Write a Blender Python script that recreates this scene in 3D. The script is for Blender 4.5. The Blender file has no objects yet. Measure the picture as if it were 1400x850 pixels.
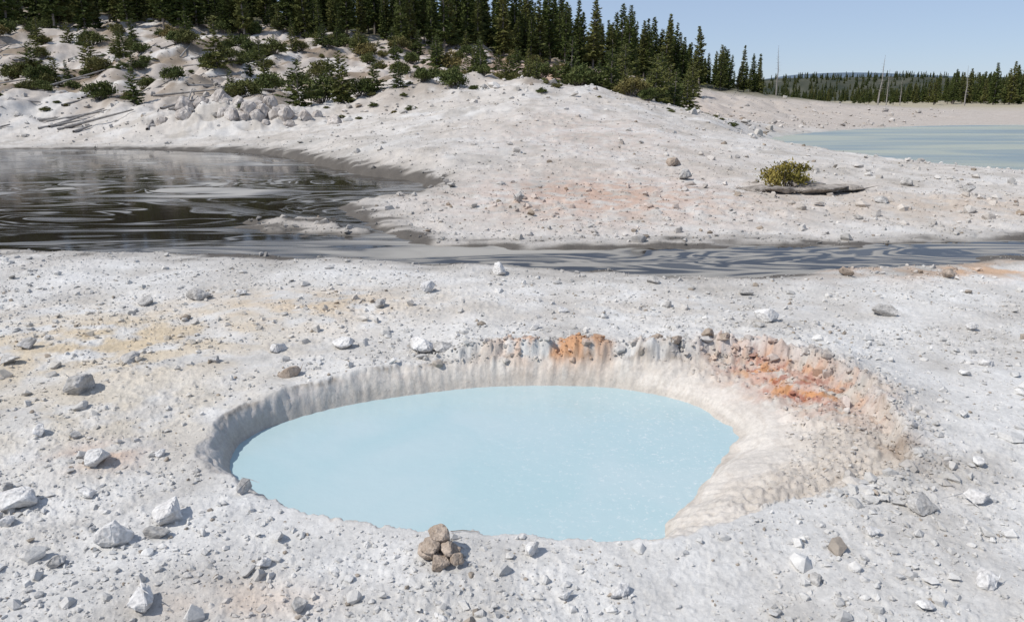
import bpy, bmesh, math, random
import numpy as np
from mathutils import Vector
random.seed(7); np.random.seed(7)
R=np.random.RandomState(11)
scene=bpy.context.scene

# ---------------------------------------------------------------- noise
_ga=np.random.RandomState(3).rand(4096)*2*np.pi
_gx=np.cos(_ga); _gy=np.sin(_ga)
def pn(x,y,seed=0):
    xi=np.floor(x); yi=np.floor(y); fx=x-xi; fy=y-yi
    xi=xi.astype(np.int64); yi=yi.astype(np.int64)
    def g(ix,iy,dx,dy):
        h=(ix*374761393+iy*668265263+seed*982451653)&0xffffffff
        h=((h^(h>>13))*1274126177)&0xffffffff
        h=(h^(h>>16))&4095
        return _gx[h]*dx+_gy[h]*dy
    u=fx*fx*fx*(fx*(fx*6-15)+10); v=fy*fy*fy*(fy*(fy*6-15)+10)
    a=g(xi,yi,fx,fy); b=g(xi+1,yi,fx-1,fy); c=g(xi,yi+1,fx,fy-1); d=g(xi+1,yi+1,fx-1,fy-1)
    return ((a*(1-u)+b*u)*(1-v)+(c*(1-u)+d*u)*v)*1.4
def fbm(x,y,o=4,seed=0,gain=.5):
    s=0;a=1;t=0
    for i in range(o):
        s=s+a*pn(x*2**i+17.3*i,y*2**i-9.1*i,seed+i); t+=a; a*=gain
    return s/t*1.3
def ss(a,b,x):
    t=np.clip((x-a)/(b-a),0,1); return t*t*(3-2*t)
def chaikin(P,n=2):
    P=np.array(P,float)
    for _ in range(n):
        Q=np.roll(P,-1,0); P=np.stack([.75*P+.25*Q,.25*P+.75*Q],1).reshape(-1,2)
    return P
def sdist(x,y,P,margin=3.):
    out=np.full(x.shape,margin)
    m=(x>P[:,0].min()-margin)&(x<P[:,0].max()+margin)&(y>P[:,1].min()-margin)&(y<P[:,1].max()+margin)
    if not m.any(): return out
    X=x[m];Y=y[m];d=np.full(X.shape,1e9);ins=np.zeros(X.shape,bool)
    for i in range(len(P)):
        ax,ay=P[i];bx,by=P[(i+1)%len(P)]
        vx=bx-ax;vy=by-ay;L=vx*vx+vy*vy+1e-12
        t=np.clip(((X-ax)*vx+(Y-ay)*vy)/L,0,1)
        dd=(X-ax-t*vx)**2+(Y-ay-t*vy)**2
        np.minimum(d,dd,out=d)
        if ay!=by:
            c=((ay>Y)!=(by>Y))&(X<(bx-ax)*(Y-ay)/(by-ay)+ax)
            ins^=c
    d=np.sqrt(d); d[ins]*=-1
    out[m]=np.minimum(d,margin)
    return out

# ---------------------------------------------------------------- plan outlines (metres)
WATER=chaikin([(-2.225,5.42),(-2.219,5.78),(-1.93,6.16),(-1.48,6.49),(-.97,6.70),(-.43,6.88),(0,6.94),(.6,6.94),(1.07,6.88),
 (1.69,6.52),(1.89,5.89),(1.59,5.24),(1.22,4.70),(1.03,4.47),(1.0,4.21),(.7,4.05),(.2,4.02),(-.3,4.05),(-.8,4.12),(-1.3,4.35),(-1.75,4.75),(-2.1,5.1)])
RIM=chaikin([(-2.37,5.22),(-2.36,5.58),(-2.2,6.01),(-1.97,6.29),(-1.56,6.6),(-1.12,6.82),(-.57,7.03),(0,7.09),(.72,7.08),(1.43,6.98),
 (1.8,7.05),(2.25,7.05),(2.85,6.6),(3.05,5.93),(2.97,5.1),(2.6,4.6),(2.05,4.44),(1.5,4.19),(.97,3.85),(.76,3.84),(.34,3.89),(-.26,3.95),
 (-.785,3.98),(-1.16,4.1),(-1.53,4.3),(-1.8,4.5),(-2.15,4.85),(-2.33,5.05)])
POND=chaikin([(-24,36.5),(-17.5,37),(-10.3,34),(-7.4,29),(-4.7,24.8),(-2.15,22.6),(-2.2,19.3),(-3.76,18.7),(-3.9,17.1),(-2.93,15.5),(-2.2,13.5),
 (0,12.6),(1.85,12.6),(3.8,12.95),(6.3,12.95),(9.2,13.5),(14,14),(24,15.5),(24,14),(14,12.8),(8.4,12.1),(5.6,11.35),(4.3,10.95),(2.97,10.65),
 (2.1,10.75),(.55,11.1),(-1.16,11.75),(-2.3,11.9),(-4.8,12.15),(-7.3,12.45),(-8.7,12.6),(-15,13),(-30,16),(-42,25),(-38,36)])
BAR=chaikin([(-5.6,15.2),(-4.8,16.0),(-4.1,16.0),(-3.0,14.8),(-2.6,13.9),(-3.9,14.1),(-4.9,14.5)])
LAKE=chaikin([(12.2,40),(17.4,50),(32,63),(43,65),(90,68),(90,22),(40,20),(24,22),(17.3,25.6),(15.6,28.5),(14.2,32),(12.2,36)])
PZ,DZ=-.25,-.05

def macro(x,y):
    hc=np.interp(x,[-200,-72,-31,0,21,34,45,60],[16,13.9,11.2,7.3,4.2,2.7,1.3,.3])
    y0=np.interp(x,[-60,-20,-8,0,10,30],[42,40,44,52,58,78])
    s=np.clip((y-y0)/(112-y0),0,1)
    pr=.55*s+.45*(s*s*(3-2*s))
    dec=1-ss(150,330,y)
    hill=hc*pr*dec
    rough=ss(0,.12,s)*dec
    gul=np.abs(pn(x/5+.5*pn(x/7,y/9,15),y/22,16)); gul2=np.abs(pn(x/2.1+.4*pn(x/3,y/4,17),y/8,18))
    hill=hill+rough*(.8*fbm(x/11,y/14,4,5)+.42*fbm(x/2.6,y/3.5,3,9)+1.1*(gul-.3)+.6*(gul2-.3))*np.clip(hc/8,.12,1)
    hill=hill+ss(0,.10,s)*.9*np.interp(x,[-30,-8,0],[1,1,0])*dec
    oc=np.exp(-((x+15.8)/4.2)**2-((y-44.)/3.2)**2)
    hill=hill+oc*(1.0+.45*(1-2*np.abs(pn(x/1.4,y/1.5,19)))+.22*fbm(x/.5,y/.6,2,20))
    sx=np.where(x<0.5,7.,8.5)
    ramp=np.clip((y-14)/36,0,1)**1.45*(1-ss(52,75,y)*.85)
    mound=3.2*np.exp(-(x-.5)**2/(2*sx*sx))*ramp*(1+.18*fbm(x/4,y/5,4,21))
    r1=12.5*np.exp(-((y-520)/130)**2)*ss(90,190,x+0*y)*(1+.12*fbm(x/90,y/90,3,31))
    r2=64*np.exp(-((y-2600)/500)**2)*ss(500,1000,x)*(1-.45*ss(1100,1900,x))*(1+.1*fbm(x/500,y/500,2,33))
    r3=30*np.exp(-((y-1500)/300)**2)*ss(380,900,x)*(1+.15*fbm(x/200,y/200,3,35))
    return hill+mound+r1+r2+r3
def fields(x,y):
    ang=np.arctan2(y-5.5,x)
    w=sdist(x,y,WATER,2.); r=sdist(x,y,RIM,3.)
    w=w+ss(.4,1.2,x)*ss(6.6,5.8,y)*(.09*pn(x*2.3,y*2.3,43)+.03*pn(x*6,y*6,44))+.010*pn(x*12,y*12,45)
    n1=pn(x*5,y*5,41)*.04+pn(x*17,y*17,42)*.022+.012*pn(x*37,y*37,47)
    n1=n1+ss(1.4,2.2,x)*.10*pn(x*2.1,y*2.1,46)
    r=r+n1
    p=sdist(x,y,POND,6.)+fbm(x/.9,y/.9,3,51)*.25+.35*fbm(x/2.,y/.7,3,54)*ss(-9,-4,x)*ss(20,14,y)
    b=sdist(x,y,BAR,1.5)+fbm(x/.7,y/.5,3,52)*.5
    p=np.maximum(p,-b)
    l=sdist(x,y,LAKE,6.)+fbm(x/1.5,y/1.5,3,53)*.3
    return ang,w,r,p,l
def height(x,y,full=False):
    ang,w,r,p,l=fields(x,y)
    h=macro(x,y)
    near=1-ss(14,40,y)
    und=.035*fbm(x/1.6,y/1.6,3,61)+.03*fbm(x/5,y/5,2,62)
    rockz=.5+.5*np.clip(fbm(x/1.2,y/1.2,2,63)*2,-1,1)
    cl=pn(x*5,y*5,64); cl2=pn(x*13+.4*cl,y*13,65); cl3=pn(x*29,y*29,66); cl4=pn(x*61,y*61,68)
    smooth_bank=ss(-.03,.05,r)
    rough=.014*np.maximum(cl,0)+.010*ss(.12,.24,cl2)+.005*ss(.1,.3,cl3)+.003*cl4
    h=h+und*(near*.9+.35)+rough*(.12+.88*rockz)*smooth_bank*near
    mid=ss(9,16,y)*(1-ss(50,80,y))
    h=h+mid*(.06*np.abs(fbm(x*1.2,y*.9,3,67))+.035*ss(.1,.3,pn(x*2.7,y*2.7,69))*ss(-.1,.3,fbm(x/3,y/3,2,70)))
    back=ss(6.2,6.9,y+0.25*x)*ss(-1.0,-.3,x)*ss(3.9,3.0,x)
    nn=fbm(x*3.2,y*3.2,3,71)
    led=ss(.02,.10,r+nn*.10)*np.exp(-np.clip(r-.15,0,9)/.9)*back
    h=h+led*(.11+.07*nn)+back*np.exp(-((r-.12)/.16)**2)*(.055*np.abs(pn(x*9,y*9,72))+.012*pn(x*24,y*24,73)+.025*ss(.05,.2,pn(x*14,y*14,74)))
    lip=ss(0,.025,r)*np.exp(-np.clip(r,0,9)/.22)*ss(4.6,5.4,y)*ss(-.25,.15,pn(x*2.2,y*2.2,75)+.12)
    h=h+.032*lip*(1-.5*back)
    rightlip=np.exp(-((r-.05)/.12)**2)*ss(1.8,2.6,x)*(1-back)
    h=h+rightlip*(.03+.04*nn)
    R_in=np.clip(-r,0,None); W=np.clip(w,0,None)
    t=W/(W+R_in+1e-6)
    flute=.10*pn(ang*26,W*1.5,81)+.04*pn(ang*70,W*2,82)+.08*pn(ang*9,t*7,85)
    t=np.clip(t+flute*np.clip(4*t*(1-t),0,1),0,1)
    pr=t+(1-t)*.42*(1-np.exp(-W/.14))
    wide=ss(.25,.7,W+R_in)
    pool=PZ+(-PZ)*pr+wide*(.05*fbm(x*2.5,y*2.5,3,83)+.03*np.abs(pn(x*11,y*11,84))+.014*pn(x*27,y*27,86)+.012*ss(.1,.2,pn(x*15,y*15,87)))*ss(.25,.6,t)
    pool=pool-.05*wide*ss(.75,.9,t)*ss(1.,.93,t)
    pool=np.where(w<0,PZ-.3*(1-np.exp(w/.15)),pool)
    h=np.where(r<0,pool+h*t*t,h)
    bw=.35+.10*np.clip(y-13,0,30)
    wp=ss(-.35,0,p)*.35+.65*ss(-.2,1,p/bw); h=h*wp-.13*(1-ss(-.35,.35,p))
    wl=ss(-.2,1,l/2.5); h=h*wl-.13*(1-ss(-.5,.5,l))
    return (h,ang,w,r,p,l,t,back,nn) if full else h
def hz(x,y): return float(height(np.array([float(x)]),np.array([float(y)]))[0])

def C(*a): return np.array(a)
def ground_color(x,y,F):
    h,ang,w,r,p,l,t,back,nn=F
    def T(*a): return np.tile(C(*a),(len(x),1))
    def mix(c,d,m): return c*(1-m[:,None])+d*m[:,None]
    n=fbm(x/1.1,y/1.1,4,101); n2=fbm(x*4,y*4,3,102); n3=fbm(x/6,y/6,3,103)
    c=T(.60,.582,.553)
    c=mix(c,T(.50,.475,.44),ss(-.1,.45,n))
    c=mix(c,T(.66,.65,.63),ss(.0,.6,-n)*.7)
    def blob(cx,cy,rx,ry,col,k,seed,lo=-.1,hi=.45):
        nonlocal c
        m=np.exp(-(((x-cx)/rx)**2+((y-cy)/ry)**2))*k*ss(lo,hi,fbm(x*2.2,y*2.2,4,seed)+.25)
        c=mix(c,T(*col),np.clip(m,0,1))
    c=mix(c,T(.50,.455,.405),ss(9,16,y)*(.7+.3*np.clip(n3*2,-1,1)))
    c=mix(c,T(.60,.58,.55),ss(12,18,y)*ss(.1,.4,fbm(x/2.5,y/3,4,104))*.7)
    c=mix(c,T(.37,.335,.29),ss(12,18,y)*ss(.05,.4,fbm(x/1.8,y/2.2,4,105))*.6)
    c=mix(c,T(.36,.34,.31),ss(16,20,y)*ss(6.,1.,p)*ss(-.2,.4,fbm(x/2.2,y/3,3,107))*.6)
    c=mix(c,T(.44,.42,.385),ss(8,12,y)*ss(13.5,11,y)*ss(.0,.4,fbm(x/1.5,y/.8,4,106))*.5)
    blob(-4.3,7.6,1.8,1.3,(.56,.45,.30),.9,111)
    blob(-2.4,9.,1.5,.8,(.56,.44,.30),.8,112)
    blob(-6,5.2,1.4,1.2,(.60,.49,.31),.8,113)
    blob(-3.4,5.8,1.4,.9,(.56,.50,.41),.9,110)
    blob(1.5,9,3,1,(.52,.48,.43),.8,109)
    blob(7,11.0,3.2,.6,(.54,.37,.25),1.3,114)
    blob(-2.95,4.95,.3,.2,(.54,.38,.28),.8,115)
    blob(-1.35,3.3,.4,.15,(.56,.42,.31),.5,116)
    blob(2.2,18,3.0,3,(.50,.33,.245),.8,117)
    blob(3.2,30,4,8,(.50,.40,.34),.5,118)
    blob(11,17,6,2,(.52,.42,.33),.6,119)
    m=ss(40,60,y)
    c=mix(c,T(.43,.375,.325),m*.8)
    hillm=ss(41,50,y)*ss(30,10,x)
    c=mix(c,T(.60,.575,.54),hillm*ss(.0,.3,fbm(x/3.5,y/10,4,122))*.8)
    c=mix(c,T(.21,.16,.11),ss(-.0,.3,fbm(x/4,y/7,4,121))*ss(42,56,y)*.85*ss(20,0,x))
    c=mix(c,T(.46,.28,.20),np.exp(-((x-7)/9)**2-((y-88)/18)**2)*.8)
    c=mix(c,T(.43,.31,.24),np.exp(-((x+2)/10)**2-((y-78)/12)**2)*.6)
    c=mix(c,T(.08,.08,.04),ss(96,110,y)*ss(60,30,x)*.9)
    c=mix(c,T(.34,.30,.19),ss(95,140,y)*ss(20,50,x)*.7)
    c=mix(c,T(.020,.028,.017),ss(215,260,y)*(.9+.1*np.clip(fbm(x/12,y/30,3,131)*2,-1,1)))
    c=mix(c,T(.07,.095,.11),ss(900,1500,y)*.8)  # aerial haze painted as a blue-green tint on the far ridges
    c=mix(c,T(.12,.16,.21),ss(1900,2300,y)*.85)  # paler, bluer haze painted into the colour of the farthest ridge
    inb=ss(.02,-.03,r)
    c=mix(c,T(.64,.59,.53),inb)
    wide=ss(.3,.8,np.clip(w,0,9)-np.clip(r,-9,0))
    c=mix(c,T(.49,.435,.375),inb*wide*ss(.3,.65,t+.25*n2)*.7)
    c=mix(c,T(.50,.475,.45),inb*ss(-1.2,-2.0,x)*.7)
    streak=ss(.05,.5,pn(ang*60,w*1.2,141))
    c=mix(c,T(.47,.42,.37),inb*(1-wide)*streak*.4)
    bands=ss(.1,.4,pn(h*55+.5*n2,ang*3,142))
    c=mix(c,T(.49,.43,.37),inb*bands*.4)
    c=mix(c,T(.42,.36,.30),ss(.05,.01,np.abs(w-.015))*inb*.35)
    crack=ss(.025,.0,np.abs(r-.005+.015*n2))
    c=mix(c,T(.28,.23,.18),crack*.7*ss(5.0,5.8,y)*ss(-.2,.3,pn(x*3,y*3,143)+.2))
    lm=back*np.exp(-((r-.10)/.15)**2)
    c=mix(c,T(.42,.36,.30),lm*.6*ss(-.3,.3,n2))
    om=back*np.exp(-((r-.13)/.15)**2)*np.exp(-((x-.5)/.5)**2)*ss(-.25,.15,n2+.1)
    c=mix(c,T(.52,.27,.13),np.clip(om*1.25,0,.85))
    rm=np.clip(np.exp(-((x-2.42-.35*(6.7-y))/.34)**2-((y-6.45)/.6)**2)*1.4,0,1)
    rn=fbm(x*5,y*5,3,151)
    c=mix(c,T(.50,.32,.25),rm*ss(-.45,.1,rn)*.85)
    c=mix(c,T(.52,.25,.10),rm*ss(.08,.33,fbm(x*6,y*6,4,152))*.8)
    c=mix(c,T(.32,.10,.06),rm*ss(.12,.33,fbm(x*7,y*7,4,153))*.7)
    br=np.exp(-((x-2.87)/.18)**2-((y-5.1)/.45)**2)  # mask for brown shadow below the right undercut lip, painted into the colour
    c=mix(c,T(.28,.21,.155),br*ss(-.3,.3,n2)*.75)
    pm=p+.45*fbm(x/1.3,y/.4,3,162)
    c=mix(c,T(.30,.275,.245),ss(1.1,.3,pm)*.6)
    c=mix(c,T(.085,.075,.065),ss(.42,.12,pm)*.9)
    c=mix(c,T(.42,.42,.39),ss(.8,-.1,l)*.6)
    c=c*(1+.08*n2+.06*fbm(x*14,y*14,2,161))[:,None]
    return np.clip(c,.01,.85)

# ---------------------------------------------------------------- materials
def nodes(name):
    m=bpy.data.materials.new(name); m.use_nodes=True
    nt=m.node_tree; b=nt.nodes['Principled BSDF']; return m,nt,b
def N(nt,t,**k):
    n=nt.nodes.new(t)
    for a,v in k.items():
        if a in n.inputs: n.inputs[a].default_value=v
        else: setattr(n,a,v)
    return n
def L(nt,a,b): nt.links.new(a,b)
def ramp(nt,fac,stops):
    r=nt.nodes.new('ShaderNodeValToRGB'); cr=r.color_ramp
    while len(cr.elements)<len(stops): cr.elements.new(.5)
    for e,(p,c) in zip(cr.elements,stops):
        e.position=p; e.color=(c,c,c,1) if isinstance(c,(int,float)) else (*c,1)
    L(nt,fac,r.inputs[0]); return r.outputs[0]
def mixc(nt,f,a,b,mode='MIX'):
    m=nt.nodes.new('ShaderNodeMix'); m.data_type='RGBA'; m.blend_type=mode
    for s,v in ((m.inputs[0],f),(m.inputs[6],a),(m.inputs[7],b)):
        if hasattr(v,'links'): L(nt,v,s)
        elif isinstance(v,(int,float)): s.default_value=v
        else: s.default_value=(*v,1)
    return m.outputs[2]

def mat_ground():
    m,nt,b=nodes('sinter_ground')
    at=N(nt,'ShaderNodeAttribute',attribute_name='Col')
    ge=N(nt,'ShaderNodeNewGeometry')
    n1=N(nt,'ShaderNodeTexNoise',Scale=30.,Detail=8.,Roughness=.75); L(nt,ge.outputs['Position'],n1.inputs['Vector'])
    n3=N(nt,'ShaderNodeTexNoise',Scale=2.2,Detail=10.,Roughness=.75); L(nt,ge.outputs['Position'],n3.inputs['Vector'])
    f1=ramp(nt,n1.outputs[0],[(.3,.82),(.62,1.07)])
    f3=ramp(nt,n3.outputs[0],[(.3,.84),(.65,1.06)])
    c=mixc(nt,1.,at.outputs['Color'],f1,'MULTIPLY'); c=mixc(nt,1.,c,f3,'MULTIPLY')
    L(nt,c,b.inputs['Base Color']); b.inputs['Roughness'].default_value=.95
    b.inputs['Specular IOR Level'].default_value=.15
    b1=N(nt,'ShaderNodeBump',Strength=.7,Distance=.012); L(nt,n1.outputs[0],b1.inputs['Height'])
    b2=N(nt,'ShaderNodeBump',Strength=.6,Distance=.035); L(nt,n3.outputs[0],b2.inputs['Height']); L(nt,b1.outputs[0],b2.inputs['Normal'])
    L(nt,b2.outputs[0],b.inputs['Normal'])
    return m
def mat_rock(name,c1,c2,sc=6.):
    m,nt,b=nodes(name)
    tc=N(nt,'ShaderNodeTexCoord')
    n=N(nt,'ShaderNodeTexNoise',Scale=sc,Detail=8.,Roughness=.65); L(nt,tc.outputs['Object'],n.inputs['Vector'])
    n2=N(nt,'ShaderNodeTexNoise',Scale=sc*7,Detail=5.); L(nt,tc.outputs['Object'],n2.inputs['Vector'])
    f=ramp(nt,n.outputs[0],[(.35,0.),(.65,1.)])
    c=mixc(nt,f,c1,c2); c=mixc(nt,1.,c,ramp(nt,n2.outputs[0],[(.3,.75),(.6,1.08)]),'MULTIPLY')
    L(nt,c,b.inputs['Base Color']); b.inputs['Roughness'].default_value=.9; b.inputs['Specular IOR Level'].default_value=.2
    bp=N(nt,'ShaderNodeBump',Strength=.6,Distance=.02); L(nt,n2.outputs[0],bp.inputs['Height']); L(nt,bp.outputs[0],b.inputs['Normal'])
    return m
def mat_pool():
    m,nt,b=nodes('milky_blue_water')
    ge=N(nt,'ShaderNodeNewGeometry')
    n=N(nt,'ShaderNodeTexNoise',Scale=1.1,Detail=5.,Distortion=.8); L(nt,ge.outputs['Position'],n.inputs['Vector'])
    c=mixc(nt,ramp(nt,n.outputs[0],[(.35,0.),(.7,1.)]),(.375,.500,.518),(.42,.52,.535))
    v=N(nt,'ShaderNodeTexNoise',Scale=30.,Detail=4.,Roughness=.7); L(nt,ge.outputs['Position'],v.inputs['Vector'])
    sp=ramp(nt,v.outputs[0],[(.57,0.),(.65,1.)])
    sx=N(nt,'ShaderNodeSeparateXYZ'); L(nt,ge.outputs['Position'],sx.inputs[0])
    mr=N(nt,'ShaderNodeMapRange'); L(nt,sx.outputs[0],mr.inputs[0]); mr.inputs[1].default_value=-.8; mr.inputs[2].default_value=1.1; mr.inputs[4].default_value=.9
    mm=N(nt,'ShaderNodeMath',operation='MULTIPLY'); L(nt,sp,mm.inputs[0]); L(nt,mr.outputs[0],mm.inputs[1])
    c=mixc(nt,mm.outputs[0],c,(.54,.60,.60))
    L(nt,c,b.inputs['Base Color']); b.inputs['Roughness'].default_value=.2; b.inputs['Specular IOR Level'].default_value=.35
    w=N(nt,'ShaderNodeTexNoise',Scale=9.,Detail=3.); L(nt,ge.outputs['Position'],w.inputs['Vector'])
    bp=N(nt,'ShaderNodeBump',Strength=.3,Distance=.01); L(nt,w.outputs[0],bp.inputs['Height']); L(nt,bp.outputs[0],b.inputs['Normal'])
    return m
def mat_pond():
    m,nt,b=nodes('dark_swirled_water')
    ge=N(nt,'ShaderNodeNewGeometry')
    def swirl(scl,warp,nscale,stops,seed):
        mp=N(nt,'ShaderNodeMapping'); L(nt,ge.outputs['Position'],mp.inputs[0]); mp.inputs['Scale'].default_value=scl; mp.inputs['Location'].default_value=(seed,seed*.7,0)
        w=N(nt,'ShaderNodeTexNoise',Scale=.55,Detail=2.5); L(nt,mp.outputs[0],w.inputs['Vector'])
        sc=N(nt,'ShaderNodeVectorMath',operation='SCALE'); L(nt,w.outputs['Color'],sc.inputs[0]); sc.inputs['Scale'].default_value=warp
        ad=N(nt,'ShaderNodeVectorMath',operation='ADD'); L(nt,mp.outputs[0],ad.inputs[0]); L(nt,sc.outputs[0],ad.inputs[1])
        s=N(nt,'ShaderNodeTexNoise',Scale=nscale,Detail=4.,Roughness=.5,Distortion=1.); L(nt,ad.outputs[0],s.inputs['Vector'])
        return ramp(nt,s.outputs[0],stops)
    f=swirl((.13,.36,1),3.4,1.0,[(.34,.8),(.385,.15),(.41,.8),(.425,.0),(.49,.0),(.50,.8),(.512,.0),(.555,.0),(.57,.9),(.585,.15),(.62,.0),(.64,.9)],0.)
    br=N(nt,'ShaderNodeTexNoise',Scale=.30,Detail=3.); L(nt,ge.outputs['Position'],br.inputs['Vector'])
    f=mixc(nt,1.,f,ramp(nt,br.outputs[0],[(.40,.2),(.58,1.)]),'MULTIPLY')
    g=swirl((.20,.85,1),2.2,1.0,[(.38,.1),(.41,.8),(.45,.6),(.462,.0),(.50,.0),(.512,.75),(.545,.6),(.555,.0),(.585,.0),(.60,.7),(.66,.9)],5.)
    sx=N(nt,'ShaderNodeSeparateXYZ'); L(nt,ge.outputs['Position'],sx.inputs[0])
    mr=N(nt,'ShaderNodeMapRange'); L(nt,sx.outputs[0],mr.inputs[0]); mr.inputs[1].default_value=-5; mr.inputs[2].default_value=-1
    f=mixc(nt,mr.outputs[0],f,g)
    c=mixc(nt,f,(.022,.017,.012),(.38,.36,.325))
    L(nt,c,b.inputs['Base Color'])
    rr=mixc(nt,f,(.07,.07,.07),(.7,.7,.7)); L(nt,rr,b.inputs['Roughness'])
    sp=mixc(nt,mr.outputs[0],(.4,.4,.4),(.08,.08,.08)); L(nt,sp,b.inputs['Specular IOR Level'])
    w2=N(nt,'ShaderNodeTexNoise',Scale=3.,Detail=2.); L(nt,ge.outputs['Position'],w2.inputs['Vector'])
    bp=N(nt,'ShaderNodeBump',Strength=.06,Distance=.02); L(nt,w2.outputs[0],bp.inputs['Height']); L(nt,bp.outputs[0],b.inputs['Normal'])
    return m
def mat_lake():
    m,nt,b=nodes('pale_lake_water')
    ge=N(nt,'ShaderNodeNewGeometry')
    mp=N(nt,'ShaderNodeMapping'); L(nt,ge.outputs['Position'],mp.inputs[0]); mp.inputs['Scale'].default_value=(.04,.16,1)
    n=N(nt,'ShaderNodeTexNoise',Scale=1.5,Detail=5.,Distortion=1.); L(nt,mp.outputs[0],n.inputs['Vector'])
    c=mixc(nt,ramp(nt,n.outputs[0],[(.42,0.),(.58,1.)]),(.20,.24,.225),(.37,.37,.26))
    L(nt,c,b.inputs['Base Color']); b.inputs['Roughness'].default_value=.3; b.inputs['Specular IOR Level'].default_value=.3
    w2=N(nt,'ShaderNodeTexNoise',Scale=3.,Detail=3.); L(nt,ge.outputs['Position'],w2.inputs['Vector'])
    bp=N(nt,'ShaderNodeBump',Strength=.6,Distance=.05); L(nt,w2.outputs[0],bp.inputs['Height']); L(nt,bp.outputs[0],b.inputs['Normal'])
    return m
def mat_leaf(name,c1,c2,c3):
    m,nt,b=nodes(name)
    oi=N(nt,'ShaderNodeObjectInfo'); ge=N(nt,'ShaderNodeNewGeometry')
    n=N(nt,'ShaderNodeTexNoise',Scale=1.3,Detail=3.); L(nt,ge.outputs['Position'],n.inputs['Vector'])
    c=mixc(nt,ramp(nt,n.outputs[0],[(.4,0.),(.62,1.)]),c1,c2)
    c=mixc(nt,ramp(nt,oi.outputs['Random'],[(.45,0.),(1.,.8)]),c,c3)
    L(nt,c,b.inputs['Base Color']); b.inputs['Roughness'].default_value=.75; b.inputs['Specular IOR Level'].default_value=.15
    return m
M_G=mat_ground()
M_W=mat_rock('white_rock',(.54,.52,.50),(.68,.665,.64))
M_GR=mat_rock('grey_rock',(.31,.295,.275),(.52,.50,.475))
M_BR=mat_rock('brown_rock',(.28,.22,.17),(.48,.40,.33),12.)
M_SL=mat_rock('slab_rock',(.16,.14,.12),(.38,.34,.30),4.)
M_TU=mat_rock('outcrop_rock',(.33,.29,.26),(.60,.56,.52),.8)
M_BK=mat_rock('grey_bark',(.16,.13,.11),(.28,.25,.22),5.)
M_DW=mat_rock('dead_wood',(.20,.18,.16),(.36,.34,.32),5.)
M_ND=mat_leaf('pine_needles',(.050,.068,.018),(.095,.115,.03),(.15,.145,.045))
M_SH=mat_leaf('shrub_leaves',(.060,.078,.022),(.11,.125,.04),(.19,.145,.055))
M_YB=mat_leaf('yellow_shrub_leaves',(.15,.13,.03),(.28,.22,.06),(.2,.15,.05))

# ---------------------------------------------------------------- mesh helpers
def mesh_obj(name,co,faces_flat,nper,mats,color=None,smooth=True,matidx=None,link=True):
    me=bpy.data.meshes.new(name)
    co=np.asarray(co,np.float32); ff=np.asarray(faces_flat,np.int32).ravel(); nf=len(ff)//nper
    me.vertices.add(len(co)); me.vertices.foreach_set('co',co.ravel())
    me.loops.add(len(ff)); me.loops.foreach_set('vertex_index',ff)
    me.polygons.add(nf); me.polygons.foreach_set('loop_start',np.arange(0,len(ff),nper,dtype=np.int32))
    me.polygons.foreach_set('loop_total',np.full(nf,nper,np.int32))
    me.polygons.foreach_set('use_smooth',np.full(nf,smooth,bool))
    for m in mats: me.materials.append(m)
    if matidx is not None: me.polygons.foreach_set('material_index',np.asarray(matidx,np.int32))
    me.update(calc_edges=True)
    if color is not None:
        a=me.color_attributes.new('Col','FLOAT_COLOR','POINT')
        a.data.foreach_set('color',np.concatenate([color,np.ones((len(color),1))],1).astype(np.float32).ravel())
    o=bpy.data.objects.new(name,me)
    if link: scene.collection.objects.link(o)
    return o

# ---------------------------------------------------------------- terrain
rows=np.concatenate([np.geomspace(.9,13,640,endpoint=False),np.geomspace(13,180,380,endpoint=False),np.geomspace(180,7000,80)])
us=np.concatenate([np.linspace(-1.6,-.8,50,endpoint=False),np.linspace(-.8,.8,960,endpoint=False),np.linspace(.8,1.6,51)])
YY,UU=np.meshgrid(rows,us,indexing='ij')
XX=UU*(YY*.93+.9)
nr,ncn=YY.shape
x=XX.ravel(); y=YY.ravel()
F=height(x,y,True)
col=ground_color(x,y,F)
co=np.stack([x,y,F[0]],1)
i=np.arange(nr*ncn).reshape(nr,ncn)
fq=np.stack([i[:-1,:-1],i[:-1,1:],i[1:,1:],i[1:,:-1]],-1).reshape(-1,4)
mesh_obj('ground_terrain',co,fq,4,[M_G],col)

def water(name,poly,z,step,mat,pad):
    mn=poly.min(0)-pad; mx=poly.max(0)+pad
    gx=np.arange(mn[0],mx[0]+step,step); gy=np.arange(mn[1],mx[1]+step,step)
    X,Y=np.meshgrid(gx,gy); s=sdist(X.ravel(),Y.ravel(),poly,pad+3).reshape(X.shape)<pad
    idx=np.arange(X.size).reshape(X.shape)
    k=s[:-1,:-1]|s[1:,1:]|s[:-1,1:]|s[1:,:-1]
    f=np.stack([idx[:-1,:-1],idx[:-1,1:],idx[1:,1:],idx[1:,:-1]],-1)[k]
    used=np.unique(f); rm=np.full(X.size,-1); rm[used]=np.arange(len(used))
    c=np.stack([X.ravel(),Y.ravel(),np.full(X.size,z)],1)[used]
    return mesh_obj(name,c,rm[f],4,[mat])
water('pool_water',WATER,PZ,.06,mat_pool(),.12)
water('pond_water',POND,DZ,.25,mat_pond(),.6)
water('lake_water',LAKE,DZ,.8,mat_lake(),1.)

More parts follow.
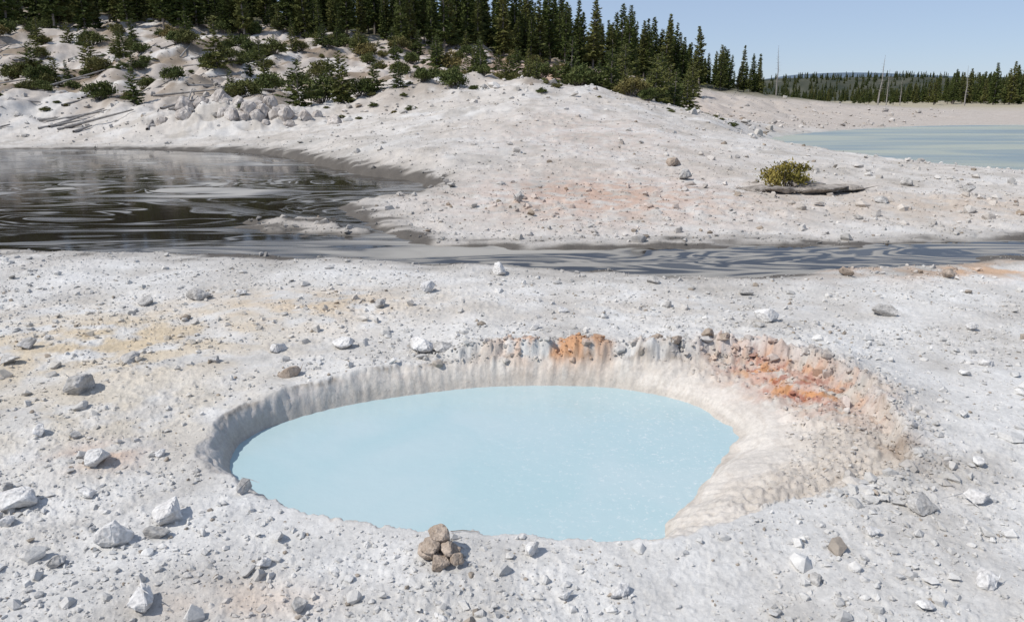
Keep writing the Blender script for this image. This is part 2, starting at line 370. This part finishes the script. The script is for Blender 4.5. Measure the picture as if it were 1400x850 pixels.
# ---------------------------------------------------------------- rocks
def hull(npts,seed,flat=.7,pw=1.):
    r=np.random.RandomState(seed)
    p=r.normal(size=(npts,3)); p/=np.linalg.norm(p,axis=1)[:,None]; p*=(.8+.25*r.rand(npts,1))
    p*=np.array([1,.62+.3*r.rand(),flat*(.75+.4*r.rand())])
    bm=bmesh.new()
    vs=[bm.verts.new(q) for q in p]
    bmesh.ops.convex_hull(bm,input=vs)
    bmesh.ops.delete(bm,geom=[v for v in bm.verts if not v.link_faces],context='VERTS')
    bmesh.ops.triangulate(bm,faces=bm.faces)
    bm.verts.index_update()
    V=np.array([v.co[:] for v in bm.verts]); T=np.array([[v.index for v in f.verts] for f in bm.faces])
    bm.free(); return V,T
PROT=[hull(n,100+k,.72) for k,n in enumerate([10,12,14,16,18,20,22,12,14,18])]
def scatter(name,px,py,size,colors,sink=.25,mat=M_G):
    pz=height(px,py)
    cos=[];fs=[];cs=[];off=0
    kind=R.randint(0,len(PROT),len(px))
    for k,(V,T) in enumerate(PROT):
        m=kind==k; n=m.sum()
        if n==0: continue
        a=R.rand(n)*2*np.pi; ca,sa=np.cos(a)[:,None],np.sin(a)[:,None]
        s=size[m][:,None]*.5
        sc=1+.22*R.randn(n,3).clip(-1.2,1.2)
        vx=V[None,:,0]*sc[:,0:1];vy=V[None,:,1]*sc[:,1:2];vz=V[None,:,2]*sc[:,2:3]
        tl=R.randn(n,1)*.22
        vx,vz=vx+vz*tl,vz-vx*tl
        X=(vx*ca-vy*sa)*s+px[m][:,None]; Y=(vx*sa+vy*ca)*s+py[m][:,None]
        Z=vz*s+pz[m][:,None]+s*.55*(1-2*sink)
        cos.append(np.stack([X,Y,Z],-1).reshape(-1,3))
        fs.append((T[None]+(np.arange(n)*len(V))[:,None,None]+off).reshape(-1,3)); off+=n*len(V)
        cs.append(np.repeat(colors[m],len(V),0))
    return mesh_obj(name,np.concatenate(cos),np.concatenate(fs),3,[mat],np.concatenate(cs),smooth=False)
def scat_region(name,n,x0,x1,y0,y1,smin,smax,pw,thr=-.2,fade=.4,sink=.3,own=.2,lo=.9,hi=1.06):
    yy=np.exp(R.uniform(math.log(y0),math.log(y1),n*4)); uu=R.uniform(-1,1,n*4)
    xx=(x0+x1)/2+uu*(x1-x0)/2*((yy+1.5)/(y1+1.5))
    d=fbm(xx/1.3,yy/1.3,3,201)+R.rand(len(xx))*fade
    ang,w,r,p,l=fields(xx,yy)
    keep=(d>thr)&(p>.1)&(l>.3)&((r>.05)|((xx>2.0)&(w>.45)))
    xx,yy=xx[keep][:n],yy[keep][:n]
    sz=smin*(R.rand(len(xx))**(-1/pw)); sz=np.minimum(sz,smax)*(.8+.4*R.rand(len(xx)))
    F=height(xx,yy,True); c=ground_color(xx,yy,F)
    br=R.uniform(lo,hi,len(xx)); c=c*(1-own)+np.array([.63,.615,.59])*own
    c=c*br[:,None]
    dk=R.rand(len(xx))<.05; c[dk]*=np.array([.62,.55,.48])
    return scatter(name,xx,yy,sz,np.clip(c,.02,.75),sink)
scat_region('gravel',22000,-9,9,2.2,12.3,.009,.05,2.2,.0,.5,.36,.25,.85,1.06)
scat_region('pebbles',2300,-9,9,2.2,12.3,.028,.14,2.5,.0,.5,.28,.4,.80,1.1)
scat_region('bank_pebbles',5200,-11,11,6.8,12.4,.02,.12,2.3,.0,.6,.3,.35,.78,1.08)
scat_region('slope_stones',8500,-30,34,12.9,48,.03,.28,2.1,.0,.6,.3,.2,.72,1.08)
scat_region('hillside_stones',2600,-80,60,42,105,.15,.8,2.4,-.0,.5,.3,.3,.7,1.1)

n=3200
k=R.randint(0,len(RIM),n); base=RIM[k]; t_=R.rand(n,1)
base=base*(1-t_)+RIM[(k+1)%len(RIM)]*t_
outw=base-np.array([.3,5.5]); outw/=np.linalg.norm(outw,axis=1)[:,None]
pts=base+outw*(R.rand(n,1)**1.2*.34-.02)
m=((pts[:,1]>6.55)&(pts[:,0]>-.9))|(pts[:,0]>2.0)
pts=pts[m]; Fp=height(pts[:,0],pts[:,1],True); cp=ground_color(pts[:,0],pts[:,1],Fp)*R.uniform(.78,1.05,(len(pts),1))
scatter('ledge_clods',pts[:,0],pts[:,1],np.minimum(.018*R.rand(len(pts))**(-1/2.),.12),np.clip(cp,.02,.7),.4)
n=1500
pts=np.stack([R.uniform(1.7,3.05,n),R.uniform(4.5,6.9,n)],1)
Fp=height(pts[:,0],pts[:,1],True); m=(Fp[3]<0)&(Fp[6]>.45); pts=pts[m]
cp=ground_color(pts[:,0],pts[:,1],height(pts[:,0],pts[:,1],True))*R.uniform(.9,1.08,(len(pts),1))
scatter('bank_clods',pts[:,0],pts[:,1],np.minimum(.012*R.rand(len(pts))**(-1/2.2),.06),np.clip(cp,.02,.7),.4)

def big_rock(name,x,y,s,mat,seed,flat=.6,npts=16,sink=.12,rot=None,zoff=None,stretch=1.):
    V,T=hull(npts,seed,flat)
    me=bpy.data.meshes.new(name); me.from_pydata(V.tolist(),[],T.tolist()); 
    bm=bmesh.new(); bm.from_mesh(me)
    bmesh.ops.bevel(bm,geom=list(bm.edges)+list(bm.verts),offset=.05,segments=1,affect='EDGES')
    bmesh.ops.triangulate(bm,faces=bm.faces)
    bmesh.ops.subdivide_edges(bm,edges=bm.edges,cuts=2,use_grid_fill=True)
    bmesh.ops.triangulate(bm,faces=bm.faces)
    P=np.array([v.co[:] for v in bm.verts])
    d=(fbm(P[:,0]*2.2+seed,P[:,1]*2.2+P[:,2]*1.7,3,7)*.10+pn(P[:,0]*9+P[:,2]*5,P[:,1]*9+seed,8)*.04)
    Nn=P/np.linalg.norm(P,axis=1)[:,None]
    P=P+Nn*d[:,None]
    P[:,0]*=stretch; P*=s*.5
    for v,q in zip(bm.verts,P): v.co=q
    bm.to_mesh(me); bm.free()
    for p_ in me.polygons: p_.use_smooth=False
    me.materials.append(mat)
    o=bpy.data.objects.new(name,me); scene.collection.objects.link(o)
    zz=hz(x,y) if zoff is None else zoff
    o.location=(x,y,zz-P[:,2].min()*(1-2*sink))
    o.rotation_euler=(random.uniform(-.12,.12),random.uniform(-.12,.12),random.uniform(0,6.28) if rot is None else rot)
    return o
ROCKS=[(-3.8,6.26,.30,'g'),(-3.74,7.03,.22,'g'),(-3.95,9.3,.3,'g'),(-2.07,6.62,.22,'b'),(-4.86,6.92,.2,'g'),(-4.95,7.35,.2,'g'),
(-3.13,4.28,.27,'w'),(-2.9,4.83,.22,'w'),(-2.07,4.07,.25,'w'),(-2.26,3.8,.21,'w'),(-2.06,3.87,.15,'g'),(-2.48,3.6,.1,'g'),(-1.85,3.26,.18,'w'),
(-1.06,3.24,.1,'g'),(-1.74,4.42,.14,'g'),(-.92,7.3,.3,'w'),(-.7,7.25,.2,'g'),(.12,3.73,.12,'w'),(.28,3.35,.1,'w'),(.55,3.38,.13,'w'),(2.55,4.2,.22,'g'),
(2.94,4.3,.15,'w'),(3.02,9.5,.2,'g'),(2.83,8.1,.28,'w'),(-.2,10.6,.28,'w'),(2.07,3.25,.1,'w'),(2.5,3.46,.17,'w'),(4.15,6.53,.14,'w'),
(4.5,6.8,.14,'w'),(4.34,8.5,.26,'g'),(-3.6,5.3,.14,'w'),(-3.3,5.25,.1,'g'),(-2.75,4.4,.12,'w'),(-1.6,8.9,.2,'g'),(-1.1,9.6,.22,'w'),(1.9,10.0,.2,'g'),
(-1.75,7.5,.24,'w'),(-2.4,7.4,.2,'w'),(6.1,10.4,.22,'b'),(4.75,10.5,.25,'b'),(1.45,7.2,.14,'b'),(1.6,7.12,.16,'b'),(1.95,7.2,.2,'b'),(1.75,7.3,.2,'g'),(2.1,7.15,.13,'b'),
(4.8,23,.55,'b'),(8.5,17.5,.35,'g'),(11.4,19,.35,'g'),(10.6,20.5,.4,'g'),(.15,17.2,.35,'g'),(4.6,20.5,.45,'g'),(-1.35,3.6,.09,'w'),(3.4,3.9,.16,'g'),(3.25,4.8,.13,'w'),
(-3.95,4.75,.13,'g'),(-3.05,4.05,.13,'w'),(-3.3,4.45,.12,'g'),(-2.55,5.0,.1,'w'),(-4.4,6.0,.12,'g'),(-4.2,5.6,.12,'w'),(-4.55,9.1,.2,'g'),(-3.5,9.5,.16,'w'),(-2.9,7.0,.14,'g'),(.6,8.6,.16,'w'),(1.9,8.9,.14,'g'),(5.0,7.9,.15,'w'),(2.1,3.9,.1,'w'),(1.6,3.45,.09,'g'),(3.6,5.6,.1,'w')]
MM={'g':M_GR,'w':M_W,'b':M_BR}
for k,(rx,ry,s,t_) in enumerate(ROCKS):
    big_rock('rock',rx,ry,s*1.17,MM[t_],500+k,.62 if s<.5 else .7)
heap=bpy.data.objects.new('rock_pile',None); scene.collection.objects.link(heap)
g0=hz(-.4,3.67)
for k,(dx,dy,dz,s) in enumerate([(-.06,.01,-.01,.18),(.06,.0,-.01,.18),(.0,-.08,-.015,.16),(.0,.05,.045,.19),(.05,-.03,.05,.14),(-.05,-.02,.05,.15),(.0,.03,.10,.12),(.10,-.08,-.015,.11)]):
    o=big_rock('stone_%d'%(k+1),-.4+dx,3.67+dy,s,M_BR,700+k,.68,20,0,zoff=g0+dz-.01); o.parent=heap
slab=bpy.data.objects.new('rock_slabs',None); scene.collection.objects.link(slab)
for k,(dx,dy,dz,s,st) in enumerate([(-.5,-.1,0,1.0,1.2),(.35,.0,.04,1.2,1.3),(1.05,.15,.03,.9,1.2),(-1.1,.2,-.03,.8,1.2),(.1,.35,.06,1.0,1.3)]):
    o=big_rock('slab_%d'%(k+1),7.25+dx,18.9+dy,s,M_SL,800+k,.26,16,.15,rot=random.uniform(-.3,.3),zoff=hz(7.25+dx,18.9+dy)+dz,stretch=st); o.parent=slab
oc=bpy.data.objects.new('rock_outcrop',None); scene.collection.objects.link(oc)
for k in range(30):
    xx=-15.8+R.randn()*2.2; yy=41.8+R.rand()*3.
    o=big_rock('block_%d'%(k+1),xx,yy,R.uniform(.5,1.3),M_TU,900+k,.95,26,.4); o.parent=oc

# ---------------------------------------------------------------- vegetation
def tube(V,Fc,p0,p1,r0,r1,n=6):
    p0=np.array(p0,float);p1=np.array(p1,float);d=p1-p0;d/=np.linalg.norm(d)+1e-9
    a=np.cross(d,[.3,.9,.1]);a/=np.linalg.norm(a);b=np.cross(d,a);o=len(V)
    for p,r in ((p0,r0),(p1,r1)):
        for j in range(n):
            t=2*math.pi*j/n; V.append(p+(a*math.cos(t)+b*math.sin(t))*r)
    for j in range(n):
        j2=(j+1)%n; Fc.append((o+j,o+j2,o+n+j)); Fc.append((o+j2,o+n+j2,o+n+j))
def conifer(seed,h,r,nb,bare=.06,dens=1.,shape=.85,leaf=.34,needles=True,lw=.3):
    q=np.random.RandomState(seed); V=[];Fc=[]
    cx=q.randn(5)*.010*h; zs=np.linspace(0,h,5); cx[0]=0
    for j in range(4): tube(V,Fc,(cx[j],0,zs[j]),(cx[j+1],0,zs[j+1]),.018*h*(1-j/4.3),.018*h*(1-(j+1)/4.3))
    branches=[]
    lob=q.rand(12)*.5+.72
    for b in range(nb):
        f=bare+(1-bare)*(b+.5*q.rand())/nb; f=min(f,.985)
        z=f*h; a=b*2.4+q.rand(); Lb=r*((1-f)**shape+.02)*q.uniform(.55,1.15)*lob[min(11,int(f*6)+(6 if math.cos(a)>0 else 0))]
        if q.rand()<.10: continue
        ux=np.array([math.cos(a),math.sin(a),0]); rise=q.uniform(-.25,.15)+.55*f
        p0=np.array([np.interp(z,zs,cx),0,z]); p1=p0+ux*Lb+np.array([0,0,rise*Lb])
        tube(V,Fc,p0,p1,.004*h*(1-f)+.01,.004,3)
        branches.append((p0,p1,Lb,ux,f))
    nb_f=len(Fc)
    if needles:
      for (p0,p1,Lb,ux,f) in branches:
        side=np.array([-ux[1],ux[0],0]); ns=max(4,int(dens*(3+Lb*9)))
        for s in range(ns):
            t=.1+.9*((s+q.rand())/ns); c=p0+(p1-p0)*t
            sz=leaf*q.uniform(.5,1.3)*(1.1-.5*t)*(1-.55*f)
            sg=1 if s%2 else -1
            d=ux*q.uniform(.3,1.)+side*sg*q.uniform(.2,1.1)+np.array([0,0,q.uniform(-.45,.35)]); d/=np.linalg.norm(d)
            w=np.cross(d,q.randn(3)); w/=np.linalg.norm(w)+1e-9
            o=len(V); V+= [c-w*sz*lw,c+w*sz*lw,c+d*sz+q.randn(3)*.03]; Fc.append((o,o+1,o+2))
    mi=np.zeros(len(Fc),int); mi[nb_f:]=1
    return mesh_obj('tree_proto',V,Fc,3,[M_BK if needles else M_DW,M_ND],smooth=False,matidx=mi,link=False).data
def shrub(seed,w,h,mat,nl=1500,leaf=.12):
    q=np.random.RandomState(seed);V=[];Fc=[];cl=[]
    for b in range(26):
        a=q.rand()*6.28; rr=q.rand()**.6
        p=np.array([math.cos(a)*rr*w*.5,math.sin(a)*rr*w*.5,h*(.25+.75*q.rand()*(1-.6*rr*rr))])
        tube(V,Fc,(p[0]*.15,p[1]*.15,-.05),p,.02*h+.006,.006,4); cl.append(p)
    nf=len(Fc)
    for s in range(nl):
        p=cl[q.randint(len(cl))]; c=p+q.randn(3)*np.array([w,w,h*.9])*.09
        c[2]=max(c[2],.03)
        d=q.randn(3);d[2]=abs(d[2])*.9+.2;d/=np.linalg.norm(d); ww=np.cross(d,q.randn(3)); ww/=np.linalg.norm(ww)+1e-9
        sz=leaf*q.uniform(.6,1.3);o=len(V);V+=[c-ww*sz*.28,c+ww*sz*.28,c+d*sz];Fc.append((o,o+1,o+2))
    mi=np.zeros(len(Fc),int);mi[nf:]=1
    return mesh_obj('shrub_proto',V,Fc,3,[M_BK,mat],smooth=False,matidx=mi,link=False).data
TALL=[conifer(k,8.,1.35+.22*(k%3),120,.05+.06*(k%3),1.7,.75,.62) for k in range(9)]
YOUNG=[conifer(30+k,3.2,1.15+.12*k,60,.02,2.2,.6,.38) for k in range(4)]
BUSH=[shrub(50+k,2.4,1.7,M_SH,1900,.24) for k in range(4)]
SNAG=[conifer(60+k,8.,.9,50,.25,1,.5,.3,False) for k in range(2)]
def inst(name,me,x,y,s,parent=None,sz=1.,z=None):
    o=bpy.data.objects.new(name,me); scene.collection.objects.link(o)
    o.location=(x,y,(hz(x,y) if z is None else z)-.05); o.scale=(s,s,s*sz); o.rotation_euler=(R.uniform(-.04,.04),R.uniform(-.04,.04),R.rand()*6.28)
    if parent: o.parent=parent
    return o
def empty(n):
    e=bpy.data.objects.new(n,None); scene.collection.objects.link(e); return e
forest=empty('conifer_forest')
n=1150
fx=R.uniform(-118,35,n); fy=np.interp(fx,[-118,-60,-40,-25,0,33],[88,84,88,90,98,108])+R.rand(n)**1.1*44
m=(fbm(fx/9,fy/9,2,301)+R.rand(n)*.7>-.0)|(fy>106)
fx,fy=fx[m],fy[m]; fz=height(fx,fy)
for k in range(len(fx)):
    s=R.uniform(.45,1.15)*np.interp(fx[k],[-60,0,20,33],[1.,1.,.92,.72])
    inst('tree_%03d'%k,TALL[R.randint(9)],fx[k],fy[k],s,forest,R.uniform(.85,1.2),fz[k])
far=empty('distant_tree_line')
n=460
fx=R.uniform(60,190,n); fy=R.uniform(150,225,n)
m=(fx/fy>.36)&(R.rand(n)<np.interp(fx/fy,[.36,.46,.55,.7],[.35,.6,1,1]))
fx,fy=fx[m],fy[m];fz=height(fx,fy)
for k in range(len(fx)):
    inst('tree_%03d'%k,TALL[R.randint(9)],fx[k],fy[k],R.uniform(.4,.95)*np.interp(fx[k]/fy[k],[.36,.48,.56,.68],[.3,.5,.95,1.3]),far,1.,fz[k])
ff=empty('distant_forest')
n=1100
fy=R.uniform(240,530,n); fx=fy*R.uniform(.30,.80,n); fz=height(fx,fy)
for k in range(n):
    inst('tree_%03d'%k,TALL[R.randint(9)],fx[k],fy[k],R.uniform(.3,.6),ff,1.,fz[k]-.6)
for k,(sx_,sy_,s) in enumerate([(66,142,1.1),(68.5,144,.8),(84,146,.9),(70.5,143,.6),(37.5,112,.85)]):
    inst('dead_tree',SNAG[k%2],sx_,sy_,s,None,1.)
hb=empty('hillside_shrubs')
n=640
fx=R.uniform(-80,8,n); fy=R.uniform(46,100,n)
m=(fbm(fx/7,fy/6,3,311)+R.rand(n)*.25+(fy-75)*.006>.14)
fx,fy=fx[m],fy[m]; fz=height(fx,fy)
for k in range(len(fx)):
    me=BUSH[R.randint(4)] if R.rand()<.6 else YOUNG[R.randint(4)]
    inst('shrub_%03d'%k,me,fx[k],fy[k],R.uniform(.2,.9),hb,1.,fz[k])
tf=empty('grass_tufts')
n=1000
fx=R.uniform(-70,14,n); fy=R.uniform(43,98,n)
m=(fbm(fx/6,fy/7,3,312)+R.rand(n)*.3>.1)
fx,fy=fx[m],fy[m]; fz=height(fx,fy)
for k in range(len(fx)):
    inst('tuft_%03d'%k,BUSH[R.randint(4)],fx[k],fy[k],R.uniform(.08,.26),tf,.7,fz[k])
YP=[(-24,65,1.1),(-25,66,.8),(-35,66,.8),(-13,48,.8),(-12,50,.95),(-10.5,49,.85),(-9.6,50,.7),(-8.7,50,.5),(-7.2,50,.5),(-5.2,55,.65),(-7,74,.8),(-10.4,72,.5),
(-3.6,62,.6),(-23.5,49,.6),(-23,54,.6),(-19,61,.7),(-17,64,.7),(-34,59,.6),(-34,70,.8),(-22,74,.8),(4.3,58,1.0),(5.0,60,.8),(7.2,60,.9),(8.2,58,1.05),(9.8,62,1.0),(6.2,57,.6),
(10.8,63,.8),(15,75,1.),(12.5,72,.9),(14,80,1.1),(11,80,1.),(18,85,1.1),(1.2,62,.6),(2,66,.7),(-1,68,.8),(-3,74,.9),(3,80,.9),(21,92,1.1),(17,90,1.2),
(4.6,54,.75),(6.8,54.5,.8),(8.6,55,.9),(10,57,.6),(7.6,53,.5),(11.2,58,.8),(12.4,62,.9),(7.4,49.5,.7),(9.2,50.5,.8),(10.6,51.5,.65),(8.4,48.5,.45),(11.8,53,.7)]
for k,(a,b_,s) in enumerate(YP):
    if (k%5)in(0,2,3): inst('young_pine_tree',YOUNG[k%4],a,b_,s*1.15)
    else: inst('shrub',BUSH[k%4],a,b_,s)
V=[];Fc=[]
for k in range(150):
    lx=R.uniform(-56,-18); ly=R.uniform(43,76); a=R.uniform(.2,1.9); ln=R.uniform(1.2,5)
    dx,dy=math.cos(a)*ln/2,math.sin(a)*ln/2
    tube(V,Fc,(lx-dx,ly-dy,hz(lx-dx,ly-dy)+.06),(lx+dx,ly+dy,hz(lx+dx,ly+dy)+.10),.09,.04,6)
mesh_obj('fallen_logs',V,Fc,3,[M_DW])
inst('yellow_shrub',shrub(77,1.2,.72,M_YB,1900,.085),6.95,19.4,1.)
V=[];Fc=[]
zz=hz(-.3,3.93)
tube(V,Fc,(-.36,3.93,zz+.012),(-.29,3.94,zz+.014),.0025,.0025,5); tube(V,Fc,(-.29,3.94,zz+.014),(-.20,3.93,zz+.01),.0025,.0015,5)
mesh_obj('stick',V,Fc,3,[M_BK])

# ---------------------------------------------------------------- light, sky, camera
el=math.radians(50); az=math.radians(-112)
sd=Vector((math.sin(az)*math.cos(el),math.cos(az)*math.cos(el),math.sin(el)))
sun=bpy.data.lights.new('sun','SUN'); sun.energy=4.15; sun.angle=math.radians(.5); sun.color=(1,.96,.90)
so=bpy.data.objects.new('sun',sun); scene.collection.objects.link(so); so.rotation_euler=sd.to_track_quat('Z','Y').to_euler(); so.location=(0,0,50)
w=bpy.data.worlds.new('World'); scene.world=w; w.use_nodes=True; nt=w.node_tree
bg=nt.nodes['Background']; sk=nt.nodes.new('ShaderNodeTexSky'); sk.sky_type='NISHITA'; sk.sun_disc=False
sk.sun_elevation=el; sk.sun_rotation=az; sk.altitude=2200; sk.air_density=1.; sk.dust_density=1.; sk.ozone_density=2.5
cc=mixc(nt,.65,sk.outputs[0],(3.5,4.3,5.9))
nt.links.new(cc,bg.inputs[0]); bg.inputs[1].default_value=.12
cam=bpy.data.cameras.new('camera'); cam.sensor_width=36; cam.lens=1038/1400*36; cam.clip_end=20000; cam.clip_start=.05
co_=bpy.data.objects.new('camera',cam); scene.collection.objects.link(co_); co_.location=(0,0,2.5); co_.rotation_euler=(math.radians(74),0,0)
scene.camera=co_
scene.view_settings.view_transform='Standard'; scene.view_settings.look='None'; scene.view_settings.exposure=0
